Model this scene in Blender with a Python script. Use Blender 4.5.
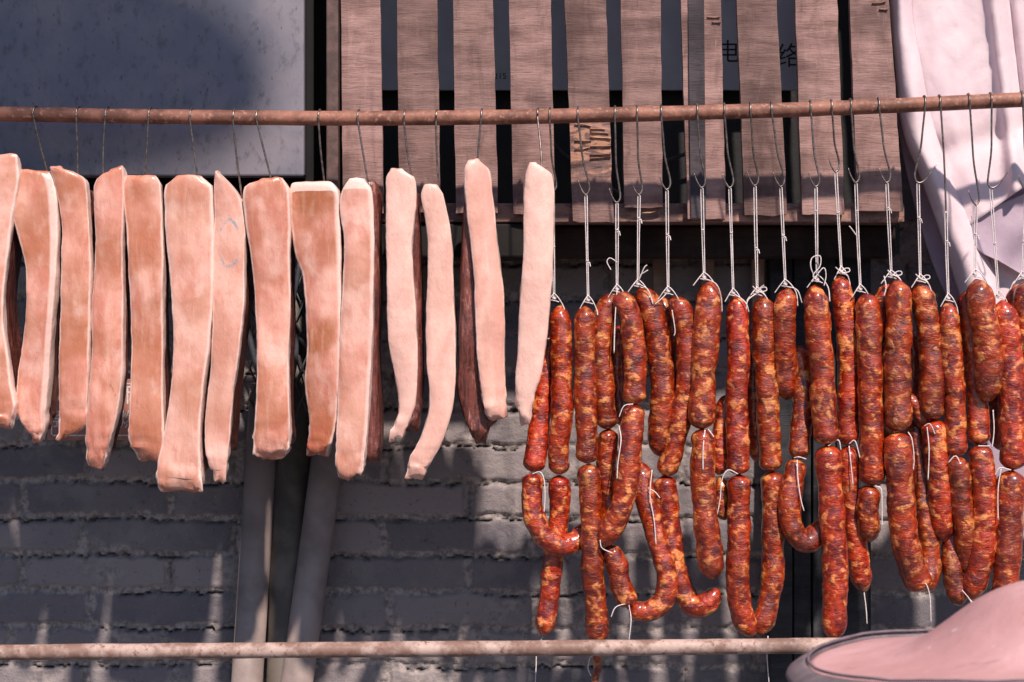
import bpy, bmesh, math, random
import numpy as np
from mathutils import Vector, noise, Matrix
R = math.radians
random.seed(7)
for o in list(bpy.data.objects): bpy.data.objects.remove(o)
SC = bpy.context.scene
COL = SC.collection

# ------------------------------------------------------------------ camera, light, exposure
D = 2.40                 # camera to the hanging rail, metres
F = D / 0.00145          # focal length in pixels (1 px = 1.45 mm at the rail)
CZ = 1.50                # camera height
cd = bpy.data.cameras.new('camera'); cam = bpy.data.objects.new('camera', cd); COL.objects.link(cam)
cam.location = (0, -D, CZ); cam.rotation_euler = (R(90), 0, 0)
cd.sensor_width = 36; cd.lens = 36 * F / 1024; cd.clip_start = .05; cd.clip_end = 500
cd.dof.use_dof = True; cd.dof.focus_distance = D; cd.dof.aperture_fstop = 13
SC.camera = cam
AZ, EL = R(19), R(49)    # sun stands a little to the right of the camera
SUN = Vector((math.sin(AZ)*math.cos(EL), -math.cos(AZ)*math.cos(EL), math.sin(EL)))
w = bpy.data.worlds.new('World'); SC.world = w; w.use_nodes = True
nt = w.node_tree; bg = nt.nodes['Background']
sky = nt.nodes.new('ShaderNodeTexSky'); sky.sky_type = 'NISHITA'; sky.sun_disc = False
sky.sun_elevation = EL; sky.sun_rotation = math.atan2(SUN.x, SUN.y)
sky.air_density = 1.0; sky.dust_density = 1.0; sky.ozone_density = 7.0
nt.links.new(sky.outputs[0], bg.inputs[0]); bg.inputs[1].default_value = 0.072
sd = bpy.data.lights.new('sun', 'SUN'); sd.energy = 4.7; sd.angle = R(1.9); sd.color = (1.0, .85, .75)
sun = bpy.data.objects.new('sun', sd); COL.objects.link(sun); sun.location = (0, 0, 6)
sun.rotation_euler = SUN.to_track_quat('Z', 'Y').to_euler()
SC.view_settings.view_transform = 'Standard'; SC.view_settings.look = 'None'
SC.view_settings.gamma = 1; SC.view_settings.use_curve_mapping = False
SC.view_settings.exposure = 0.35

def P(px, py, y=0.0):    # a point of the place, y metres behind the rail
    k = (D + y) / F
    return Vector(((px - 512) * k, y, CZ + (341 - py) * k))

# ------------------------------------------------------------------ materials
class M:
    def __init__(s, name, rough=.6, spec=.5):
        s.m = bpy.data.materials.new(name); s.m.use_nodes = True; s.t = s.m.node_tree
        s.b = s.t.nodes['Principled BSDF']; s.b.inputs['Roughness'].default_value = rough
        s.b.inputs['Specular IOR Level'].default_value = spec
        s.tc = s.n('ShaderNodeTexCoord'); s.oi = s.n('ShaderNodeObjectInfo')
        s.co = s.tc.outputs['Object']
    def n(s, t, **k):
        x = s.t.nodes.new(t)
        for a, b in k.items(): setattr(x, a, b)
        return x
    def l(s, a, b): s.t.links.new(a, b)
    def put(s, sock, v):
        if isinstance(v, bpy.types.NodeSocket): s.l(v, sock)
        elif isinstance(v, (tuple, list)) and len(v) == 3 and sock.type == 'RGBA': sock.default_value = (*v, 1)
        else: sock.default_value = v
    def rnd(s, k=40):     # object coordinates shifted by a random amount per object
        a = s.n('ShaderNodeVectorMath', operation='SCALE'); c = s.n('ShaderNodeCombineXYZ')
        s.l(s.oi.outputs['Random'], c.inputs[0]); s.l(s.oi.outputs['Random'], c.inputs[2])
        s.l(c.outputs[0], a.inputs[0]); a.inputs['Scale'].default_value = k
        b = s.n('ShaderNodeVectorMath', operation='ADD'); s.l(s.co, b.inputs[0]); s.l(a.outputs[0], b.inputs[1])
        return b.outputs[0]
    def map(s, co, scale):
        m = s.n('ShaderNodeMapping'); s.l(co, m.inputs[0]); m.inputs['Scale'].default_value = scale; return m.outputs[0]
    def noise(s, co, scale, detail=4, rough=.55, dist=0):
        n = s.n('ShaderNodeTexNoise'); s.l(co, n.inputs['Vector']); n.inputs['Scale'].default_value = scale
        n.inputs['Detail'].default_value = detail; n.inputs['Roughness'].default_value = rough; n.inputs['Distortion'].default_value = dist
        return n.outputs[0]
    def voro(s, co, scale, feature='F1', out='Distance', rand=1):
        n = s.n('ShaderNodeTexVoronoi', feature=feature); s.l(co, n.inputs['Vector']); n.inputs['Scale'].default_value = scale
        n.inputs['Randomness'].default_value = rand
        return n.outputs[out]
    def ramp(s, f, lo, hi, a=0., b=1.):
        n = s.n('ShaderNodeMapRange'); n.interpolation_type = 'SMOOTHSTEP'
        s.l(f, n.inputs[0]); n.inputs[1].default_value = lo; n.inputs[2].default_value = hi
        n.inputs[3].default_value = a; n.inputs[4].default_value = b; return n.outputs[0]
    def mix(s, f, a, b, mode='MIX'):
        n = s.n('ShaderNodeMix', data_type='RGBA', blend_type=mode)
        s.put(n.inputs[0], f); s.put(n.inputs[6], a); s.put(n.inputs[7], b); return n.outputs[2]
    def math(s, op, a, b=0.):
        n = s.n('ShaderNodeMath', operation=op); s.put(n.inputs[0], a); s.put(n.inputs[1], b); return n.outputs[0]
    def attr(s, name):
        n = s.n('ShaderNodeAttribute'); n.attribute_name = name; return n
    def sep(s, v):
        n = s.n('ShaderNodeSeparateXYZ'); s.l(v, n.inputs[0]); return n.outputs
    def bump(s, h, dist=.001, st=1., prev=None):
        n = s.n('ShaderNodeBump'); s.l(h, n.inputs['Height']); n.inputs['Distance'].default_value = dist; n.inputs['Strength'].default_value = st
        if prev is not None: s.l(prev, n.inputs['Normal'])
        s.l(n.outputs[0], s.b.inputs['Normal']); return n.outputs[0]
    def col(s, v): s.put(s.b.inputs['Base Color'], v)
    def rough(s, v): s.put(s.b.inputs['Roughness'], v)

def mat_plain(name, c, rough=.6, metal=0, var=.35, scale=30, bump=.0006):
    m = M(name, rough); co = m.rnd()
    n = m.noise(co, scale, 5, .6)
    d = tuple(x*(1-var) for x in c)
    m.col(m.mix(m.ramp(n, .35, .65), d, c)); m.b.inputs['Metallic'].default_value = metal
    m.bump(m.noise(co, scale*6, 4), bump, .6); return m.m

def mat_sausage():
    m = M('sausage_casing', .33, .5); co = m.rnd()
    warp = m.n('ShaderNodeTexNoise'); m.l(co, warp.inputs['Vector']); warp.inputs['Scale'].default_value = 70
    wv = m.n('ShaderNodeVectorMath', operation='SCALE'); m.l(warp.outputs['Color'], wv.inputs[0]); wv.inputs['Scale'].default_value = .007
    wa = m.n('ShaderNodeVectorMath', operation='ADD'); m.l(co, wa.inputs[0]); m.l(wv.outputs[0], wa.inputs[1]); wc = wa.outputs[0]
    wc2 = m.map(wc, (1, 1, 1.25))
    big = m.noise(wc2, 38, 2, .5, .2)
    blob = m.noise(wc2, 58, 2, .4, .1); blob2 = m.noise(wc2, 115, 2, .4, .1)
    fine = m.noise(co, 330, 4, .6); X, Y, Z = m.sep(co)
    meat = m.mix(m.ramp(big, .36, .62), (.15, .010, .006), (.37, .036, .008))
    meat = m.mix(m.ramp(blob2, .48, .68, 0, .6), meat, (.52, .095, .018))
    meat = m.mix(m.ramp(blob2, .42, .30, 0, .7), meat, (.045, .005, .004))
    fatm = m.math('MAXIMUM', m.ramp(blob, .54, .70), m.ramp(blob2, .60, .76, 0, .7))
    fat = m.mix(m.ramp(fine, .30, .65), (.60, .15, .035), (.84, .36, .13))
    c = m.mix(m.math('MULTIPLY', fatm, .92), meat, fat)
    c = m.mix(m.ramp(fine, .56, .72, 0, .22), c, (.05, .008, .006))
    red = m.noise(co, 15, 2)
    c = m.mix(m.ramp(red, .46, .66, 0, .8), c, m.mix(.6, c, (.085, .008, .006)))
    spk = m.voro(co, 260, 'F1'); c = m.mix(m.ramp(spk, .20, .10, 0, .45), c, (.05, .012, .01))
    hue = m.n('ShaderNodeHueSaturation'); m.l(m.ramp(m.oi.outputs['Random'], 0, 1, .90, 1.20), hue.inputs['Value']); m.l(m.ramp(m.oi.outputs['Random'], 1, 0, .496, .502), hue.inputs['Hue']); hue.inputs['Saturation'].default_value = 1.03; m.l(c, hue.inputs['Color']); c = hue.outputs[0]
    m.col(c)
    m.rough(m.ramp(m.noise(co, 60, 3), .35, .65, .30, .50))
    m.b.inputs['Coat Weight'].default_value = .9; m.b.inputs['Coat Roughness'].default_value = .17
    m.b.inputs['Subsurface Weight'].default_value = .06; m.b.inputs['Subsurface Radius'].default_value = (1, .25, .1); m.b.inputs['Subsurface Scale'].default_value = .004
    wr = m.noise(m.map(co, (1, 1, 2.6)), 130, 4, .6, .5)
    h = m.math('ADD', m.math('MULTIPLY', wr, .9), m.math('MULTIPLY', fatm, .45))
    p = m.bump(h, .0030, .8)
    m.bump(m.noise(co, 700, 3), .0004, .6, p)
    return m.m

def mat_fat(name, stamp=None):
    m = M(name, .42, .45); co = m.rnd(25)
    at = m.attr('rim'); rim = m.sep(at.outputs['Vector'])[0]; tt = m.sep(at.outputs['Vector'])[1]
    brown = m.sep(m.oi.outputs['Color'])
    n1 = m.noise(m.map(co, (1, 1, .45)), 26, 4, .55, .4); n2 = m.noise(m.map(co, (1, 1, .35)), 75, 4, .6)
    n3 = m.noise(co, 11, 3, .5)
    base = m.mix(m.ramp(n1, .34, .66), (.58, .225, .160), (.78, .43, .345))
    base = m.mix(m.ramp(n2, .55, .74, 0, .45), base, (.56, .17, .115))
    base = m.mix(m.math('MULTIPLY', m.ramp(n3, .40, .64), m.math('MAXIMUM', brown[0], m.math('SUBTRACT', .70, brown[2]))), base, (.40, .135, .055))
    ve = m.noise(m.map(co, (1, 1, .5)), 55, 5, .65, .4); base = m.mix(m.ramp(ve, .58, .72, 0, .5), base, (.50, .15, .11))
    wt = m.noise(m.map(co, (1, 1, .6)), 34, 3, .5, .2); base = m.mix(m.ramp(wt, .50, .74, 0, .4), base, (.84, .60, .53))
    ux = m.sep(at.outputs['Vector'])[2]; thr = m.math('ADD', m.math('MULTIPLY', m.oi.outputs['Alpha'], 2.), -1.)
    bandf = m.ramp(m.math('SUBTRACT', m.math('ADD', ux, m.math('MULTIPLY', n2, .12)), thr), .0, .16)
    base = m.mix(m.math('MULTIPLY', bandf, .75), base, m.mix(m.ramp(brown[2], .2, .4), (.84, .60, .54), (.66, .27, .215)))
    # bruised reddish lower end
    low = m.math('MULTIPLY', m.ramp(tt, .80, 1.0), m.math('MAXIMUM', brown[1], .45))
    base = m.mix(m.math('MULTIPLY', low, m.ramp(n2, .36, .60)), base, (.36, .085, .045))
    bl = m.noise(m.map(co, (1, 1, .6)), 42, 5, .7, 1.5); base = m.mix(m.math('MULTIPLY', m.ramp(bl, .57, .70, 0, .85), m.math('MULTIPLY', brown[1], m.ramp(tt, .35, .8))), base, (.33, .075, .045))
    vs = m.noise(m.map(co, (1, 1, .10)), 95, 4, .6); base = m.mix(m.ramp(vs, .54, .72, 0, .22), base, (.52, .19, .13)); base = m.mix(m.ramp(vs, .44, .30, 0, .2), base, (.80, .52, .43))
    # pale fat showing along the cut edges
    rr = m.ramp(m.math('ADD', rim, m.math('MULTIPLY', n2, .35)), .72, 1.05)
    base = m.mix(m.math('MULTIPLY', rr, .85), base, (.88, .68, .61))
    base = m.mix(m.math('MULTIPLY', brown[2], .75), base, (.80, .56, .49))
    hair = m.noise(m.map(co, (6, 6, .5)), 120, 3, .6); base = m.mix(m.ramp(hair, .62, .74, 0, .22), base, (.55, .18, .12))
    if stamp:
        X, Y, Z = m.sep(m.co)
        dx = m.math('DIVIDE', m.math('SUBTRACT', X, stamp[0]), stamp[2]); dz = m.math('DIVIDE', m.math('SUBTRACT', Z, stamp[1]), stamp[3])
        dd = m.math('SQRT', m.math('ADD', m.math('MULTIPLY', dx, dx), m.math('MULTIPLY', dz, dz)))
        ring = m.ramp(m.math('ABSOLUTE', m.math('SUBTRACT', dd, 1.0)), .13, .05)
        top = m.ramp(m.math('ABSOLUTE', dz), .35, .75)
        k = m.math('MULTIPLY', m.math('MULTIPLY', ring, top), m.ramp(m.noise(m.co, 160, 3), .34, .55, 0, .8))
        base = m.mix(k, base, (.22, .30, .36))
    m.col(base)
    m.rough(m.ramp(n1, .3, .7, .36, .52))
    m.b.inputs['Coat Weight'].default_value = .45; m.b.inputs['Coat Roughness'].default_value = .2
    m.b.inputs['Subsurface Weight'].default_value = .12; m.b.inputs['Subsurface Radius'].default_value = (1, .38, .25); m.b.inputs['Subsurface Scale'].default_value = .005
    p = m.bump(m.noise(m.map(co, (1, 1, .5)), 60, 5, .6), .004, .5)
    m.bump(m.noise(m.map(co, (2, 2, .8)), 240, 3, .5), .0005, .6, p)
    return m.m

def mat_meat():
    m = M('lean_meat', .38, .5); co = m.rnd(25)
    n = m.noise(m.map(co, (3, 3, .35)), 55, 5, .6, .5); n2 = m.noise(co, 120, 4)
    c = m.mix(m.ramp(n, .36, .6), (.055, .014, .012), (.17, .048, .036))
    c = m.mix(m.ramp(n, .60, .70), c, (.36, .17, .13))
    c = m.mix(m.ramp(n2, .58, .75, 0, .6), c, (.26, .09, .065))
    m.col(c); m.b.inputs['Coat Weight'].default_value = .25; m.b.inputs['Coat Roughness'].default_value = .25
    m.bump(m.noise(m.map(co, (1, 1, .4)), 170, 5), .003, .8); return m.m

def mat_wood(name, a, b, chip=(.62, .33, .22), dark=.35):
    m = M(name, .8, .2); co = m.rnd(9)
    saw = m.noise(m.map(co, (.09, .3, 1)), 420, 6, .7, .12)
    g2 = m.noise(m.map(co, (.20, .3, 1)), 45, 5, .65, .5); blot = m.noise(co, 9, 4)
    c = m.mix(m.ramp(g2, .30, .68), a, b)
    c = m.mix(m.ramp(saw, .44, .28, 0, .6), c, tuple(x*dark for x in a))
    c = m.mix(m.ramp(saw, .60, .78, 0, .45), c, tuple(min(1, x*1.35) for x in b))
    c = m.mix(m.ramp(blot, .48, .66, 0, .7), c, tuple(x*.50 for x in a))
    lg = m.noise(m.map(co, (1.6, 1, .35)), 22, 6, .7, .6); c = m.mix(m.ramp(lg, .50, .70, 0, .5), c, tuple(x*.45 for x in a)); c = m.mix(m.ramp(lg, .44, .32, 0, .35), c, tuple(min(1, x*1.3) for x in b))
    tone = m.n('ShaderNodeMix', data_type='RGBA', blend_type='MULTIPLY'); tone.inputs[0].default_value = 1; m.l(c, tone.inputs[6])
    tv = m.ramp(m.oi.outputs['Random'], 0, 1, .66, 1.12); cc_ = m.n('ShaderNodeCombineColor'); [m.l(tv, cc_.inputs[i]) for i in range(3)]; m.l(cc_.outputs[0], tone.inputs[7]); c = tone.outputs[2]
    kn = m.voro(m.map(co, (1, 1, .7)), 5.5, 'F1'); c = m.mix(m.ramp(kn, .085, .05, 0, .8), c, (.055, .03, .024))
    st = m.noise(m.map(co, (1, 1, .25)), 34, 3); c = m.mix(m.ramp(st, .66, .76, 0, .55), c, (.07, .055, .055))
    # torn places where fresher wood shows
    X, Y, Z = m.sep(m.co); cs = m.sep(m.oi.outputs['Color'])
    t = m.noise(m.map(co, (.35, .4, 1)), 75, 4, .6, .5)
    band = m.ramp(m.math('ABSOLUTE', m.math('SUBTRACT', Z, cs[1])), .055, .030)
    k = m.math('MULTIPLY', m.math('MULTIPLY', m.ramp(t, .50, .58), band), cs[0])
    c = m.mix(k, c, chip); c = m.mix(m.math('MULTIPLY', m.math('MULTIPLY', m.ramp(t, .42, .37), band), cs[0]), c, (.03, .015, .012))
    m.col(c)
    p = m.bump(g2, .003, .5); m.bump(saw, .0016, .9, p); return m.m

def mat_rust(name, a, b, c3, lo=.40, hi=.6):
    m = M(name, .62, .4); co = m.rnd()
    n = m.noise(co, 18, 6, .65); n2 = m.noise(co, 120, 5, .6)
    c = m.mix(m.ramp(n, lo, hi), a, b); c = m.mix(m.ramp(n2, .54, .70), c, c3)
    c = m.mix(m.ramp(m.noise(co, 8, 4), .60, .68, 0, .6), c, tuple(x*.4 for x in a))
    m.col(c); m.rough(m.ramp(n2, .3, .7, .45, .75)); m.bump(n2, .0012, .7); return m.m

def mat_wall():
    m = M('grey_brick', .88, .15); co = m.co
    a = m.sep(m.attr('wallmask').outputs['Vector'])
    n = m.noise(co, 14, 5, .6); n2 = m.noise(co, 90, 5, .65); n3 = m.noise(co, 380, 3)
    brick = m.mix(a[1], (.155, .142, .160), (.31, .268, .272))
    brick = m.mix(m.ramp(n, .45, .66, 0, .4), brick, (.30, .27, .265))
    brick = m.mix(m.ramp(n2, .58, .72, 0, .55), brick, (.07, .066, .075))
    mortar = m.mix(m.ramp(n2, .35, .65), (.19, .170, .168), (.42, .365, .35))
    c = m.mix(a[0], brick, mortar)
    c = m.mix(a[2], c, (.03, .03, .034)); c = m.mix(m.ramp(n3, .62, .72, 0, .5), c, (.42, .38, .36))
    m.col(c)
    p = m.bump(n2, .004, .6); m.bump(n3, .001, .8, p); return m.m

def mat_panel():
    m = M('painted_sheet_metal', .55, .35); co = m.co
    n = m.noise(co, 7, 6, .6); n2 = m.noise(m.map(co, (1, 1, .6)), 60, 5, .7); sp = m.voro(m.map(co, (1, 1, .55)), 26, 'F1'); sp2 = m.voro(m.map(co, (1, 1, .5)), 75, 'F1')
    c = m.mix(m.ramp(n, .35, .65), (.15, .155, .20), (.22, .205, .235))
    c = m.mix(m.ramp(n2, .50, .70, 0, .7), c, (.085, .08, .10))
    c = m.mix(m.ramp(sp, .11, .04, 0, .6), c, (.055, .045, .055)); c = m.mix(m.ramp(sp2, .12, .06, 0, .7), c, (.08, .065, .07))
    w_ = m.voro(co, 4.3, 'F1'); c = m.mix(m.ramp(w_, .035, .020, 0, .9), c, (.7, .7, .74))
    m.col(c); m.bump(n2, .0012, .5); return m.m

def mat_cloth(name, a, b):
    m = M(name, .75, .25); co = m.co
    n = m.noise(co, 9, 5, .6); n2 = m.noise(co, 45, 5)
    c = m.mix(m.ramp(n, .35, .7), a, b); c = m.mix(m.ramp(n2, .60, .75, 0, .35), c, tuple(x*.7 for x in a)); m.col(c)
    p = m.bump(m.noise(co, 14, 4), .006, .5); m.bump(m.noise(co, 900, 2), .0003, .6, p)
    m.b.inputs['Subsurface Weight'].default_value = .05; m.b.inputs['Subsurface Scale'].default_value = .01
    return m.m

def mat_twine():
    m = M('cotton_twine', .8, .2); n = m.noise(m.map(m.co, (1, 1, 1)), 900, 3)
    m.col(m.mix(m.ramp(n, .35, .65), (.50, .43, .42), (.88, .82, .82))); m.bump(n, .0006, 1); return m.m

SAUS = mat_sausage(); FAT = mat_fat('pork_fat'); MEAT = mat_meat(); TWINE = mat_twine()
SLAT = mat_wood('rough_sawn_slat', (.21, .124, .113), (.36, .226, .205))
DARKWOOD = mat_wood('dark_wood', (.035, .022, .018), (.060, .038, .030), dark=.5)
BLACKWOOD = mat_wood('blackened_boards', (.028, .030, .036), (.055, .056, .064), dark=.4)
TAR = mat_plain('shade_black_timber', (.010, .008, .008), .9)  # no tar: black standing in for shade on the shading block
FRESH = mat_wood('fresh_torn_wood', (.36, .21, .15), (.50, .32, .24))
SHADOWSTRIP = mat_wood('painted_shadow_wood', (.060, .052, .062), (.110, .092, .102), dark=.6)
SUNSTRIP = mat_wood('painted_sunlight', (.40, .27, .21), (.52, .36, .28))
RUST = mat_rust('rusty_pipe', (.15, .062, .042), (.30, .130, .090), (.40, .20, .15))
POLE = mat_rust('worn_painted_pole', (.22, .135, .11), (.46, .34, .30), (.20, .10, .07), .42, .60)
FRAME = mat_plain('black_frame', (.007, .006, .007), .95)
BROWNPOST = mat_plain('brown_painted_steel', (.13, .075, .065), .6, 0, .5, 40)
STEEL = mat_plain('hook_wire', (.30, .25, .23), .38, .85, .55, 160, .0003)
PANEL = mat_panel(); WALL = mat_wall()
SIGNW = mat_plain('white_signboard', (.50, .53, .60), .5, 0, .15, 12, .0003)
BLACK = mat_plain('black_lettering', (.012, .012, .014), .6)
PLAQ = mat_plain('brown_plaque', (.50, .21, .17), .5, 0, .35, 30)
WHITE = mat_plain('white_lettering', (.85, .82, .80), .6, 0, .3, 90)
PIPEG = mat_plain('grey_plastic_pipe', (.34, .27, .25), .5, 0, .35, 14)
PIPEB = mat_plain('dark_steel_pipe', (.15, .125, .105), .6, 0, .5, 18)
CABLE = mat_plain('cable_rubber', (.060, .066, .085), .5)
TARP = mat_cloth('white_tarpaulin', (.66, .52, .56), (.74, .61, .645))
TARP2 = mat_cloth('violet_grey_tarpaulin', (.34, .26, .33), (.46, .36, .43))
def mat_cap():
    m = M('pink_fabric', .7, .3); co = m.co
    n = m.noise(co, 9, 5, .6); n2 = m.noise(m.map(co, (1, 2, 2)), 30, 5, .65)
    c = m.mix(m.ramp(n, .35, .7), (.52, .285, .29), (.64, .38, .39)); c = m.mix(m.ramp(n2, .60, .72, 0, .5), c, (.34, .19, .20))
    sc = m.noise(m.map(co, (1, 3, 4)), 16, 3, .5, .6); c = m.mix(m.ramp(sc, .71, .74, 0, .8), c, (.72, .62, .66))
    m.col(c); p = m.bump(m.noise(co, 22, 4), .004, .6); m.bump(m.noise(co, 700, 2), .0005, .8, p); return m.m
CAP0 = mat_cap()
CAP = mat_cloth('pink_fabric', (.50, .27, .275), (.60, .35, .355)); TRIM = mat_plain('grey_edging', (.20, .165, .19), .6, 0, .3, 60)
CONC = mat_plain('concrete_ground', (.13, .12, .12), .9, 0, .35, 3, .002)
BAMB = mat_plain('bamboo', (.42, .30, .16), .6, 0, .4, 40); SHADESHEET = mat_plain('shade_sheet_black', (.012, .012, .014), .5)

# ------------------------------------------------------------------ object helpers
def link(name, verts, faces, mat, parent=None, origin=None, smooth=True):
    org = Vector(origin) if origin is not None else (parent['_o'] if parent and '_o' in parent else None)
    if parent is not None: org = OR[parent.name]
    if org is None: org = Vector((0, 0, 0))
    me = bpy.data.meshes.new(name); me.from_pydata([tuple(Vector(v) - org) for v in verts], [], faces); me.update()
    if mat: me.materials.append(mat)
    if smooth:
        for p in me.polygons: p.use_smooth = True
    o = bpy.data.objects.new(name, me); COL.objects.link(o)
    if parent is not None: o.parent = parent
    else: o.location = org
    OR[o.name] = org.copy()
    return o
OR = {}
def empty(name, loc):
    o = bpy.data.objects.new(name, None); COL.objects.link(o); o.location = loc; o.empty_display_size = .02; OR[o.name] = Vector(loc); return o
def tag(o, label=None, cat=None, group=None, kind=None):
    if label: o['label'] = label
    if cat: o['category'] = cat
    if group: o['group'] = group
    if kind: o['kind'] = kind
    return o
def fixnormals(o):
    bm = bmesh.new(); bm.from_mesh(o.data); bmesh.ops.recalc_face_normals(bm, faces=bm.faces); bm.to_mesh(o.data); bm.free(); return o

def spline(pts, n):
    """Catmull-Rom through pts, n samples evenly spaced by arc length"""
    pts = [Vector(p) for p in pts]
    if len(pts) == 2: return [pts[0].lerp(pts[1], i/(n-1)) for i in range(n)]
    Q = [pts[0]*2 - pts[1]] + pts + [pts[-1]*2 - pts[-2]]
    dense = []
    for i in range(1, len(Q)-2):
        a, b, c, d = Q[i-1:i+3]
        for k in range(24):
            t = k/24
            dense.append(.5*((2*b) + (c-a)*t + (2*a-5*b+4*c-d)*t*t + (3*b-a-3*c+d)*t**3))
    dense.append(pts[-1])
    L = [0]
    for a, b in zip(dense, dense[1:]): L.append(L[-1] + (b-a).length)
    out = []; j = 0
    for i in range(n):
        s = L[-1]*i/(n-1)
        while j < len(L)-2 and L[j+1] < s: j += 1
        f = (s-L[j])/max(1e-9, L[j+1]-L[j]); out.append(dense[j].lerp(dense[j+1], min(1, max(0, f))))
    return out
def tube_data(pts, rad, seg=8, V=None, Fc=None, wob=0, seed=0):
    """tube through pts; rad number or list"""
    V = [] if V is None else V; Fc = [] if Fc is None else Fc
    n = len(pts); base = len(V); up = None
    for i, p in enumerate(pts):
        t = (pts[min(i+1, n-1)] - pts[max(i-1, 0)]).normalized()
        if up is None:
            up = Vector((0, 1, 0)) if abs(t.y) < .9 else Vector((1, 0, 0))
        u = (up - t*up.dot(t)).normalized(); up = u; v = t.cross(u)
        r = rad[i] if isinstance(rad, (list, tuple)) else rad
        for k in range(seg):
            a = 2*math.pi*k/seg
            d = u*math.cos(a) + v*math.sin(a); q = p + d*r
            if wob: q = q + d*wob*noise.noise(q*45 + Vector((seed*7.1, seed, 0))) + d*wob*.6*noise.noise(q*120 + Vector((seed, 3, 0)))
            V.append(q)
    for i in range(n-1):
        for k in range(seg):
            a = base + i*seg + k; b = base + i*seg + (k+1) % seg
            Fc.append((a, b, b+seg, a+seg))
    Fc.append(tuple(base + k for k in reversed(range(seg)))); Fc.append(tuple(base + (n-1)*seg + k for k in range(seg)))
    return V, Fc
def tube(name, pts, rad, mat, parent=None, seg=8, origin=None, n=None, wob=0):
    if n: pts = spline(pts, n)
    V, Fc = tube_data([Vector(p) for p in pts], rad, seg, wob=wob)
    return link(name, V, Fc, mat, parent, origin)
def box_data(x0, x1, y0, y1, z0, z1, V, Fc):
    b = len(V)
    V += [Vector(p) for p in ((x0,y0,z0),(x1,y0,z0),(x1,y1,z0),(x0,y1,z0),(x0,y0,z1),(x1,y0,z1),(x1,y1,z1),(x0,y1,z1))]
    Fc += [tuple(b+i for i in f) for f in ((0,3,2,1),(4,5,6,7),(0,1,5,4),(1,2,6,5),(2,3,7,6),(3,0,4,7))]
def box(name, x0, x1, y0, y1, z0, z1, mat, parent=None, bevel=.002, origin=None):
    V, Fc = [], []; box_data(x0, x1, y0, y1, z0, z1, V, Fc)
    if parent is None and origin is None: origin = ((x0+x1)/2, (y0+y1)/2, z0)
    o = link(name, V, Fc, mat, parent, origin, smooth=False)
    if bevel:
        bm = bmesh.new(); bm.from_mesh(o.data); bmesh.ops.bevel(bm, geom=bm.edges[:], offset=bevel, segments=2, affect='EDGES', profile=.5)
        bm.to_mesh(o.data); bm.free()
    return o

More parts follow.
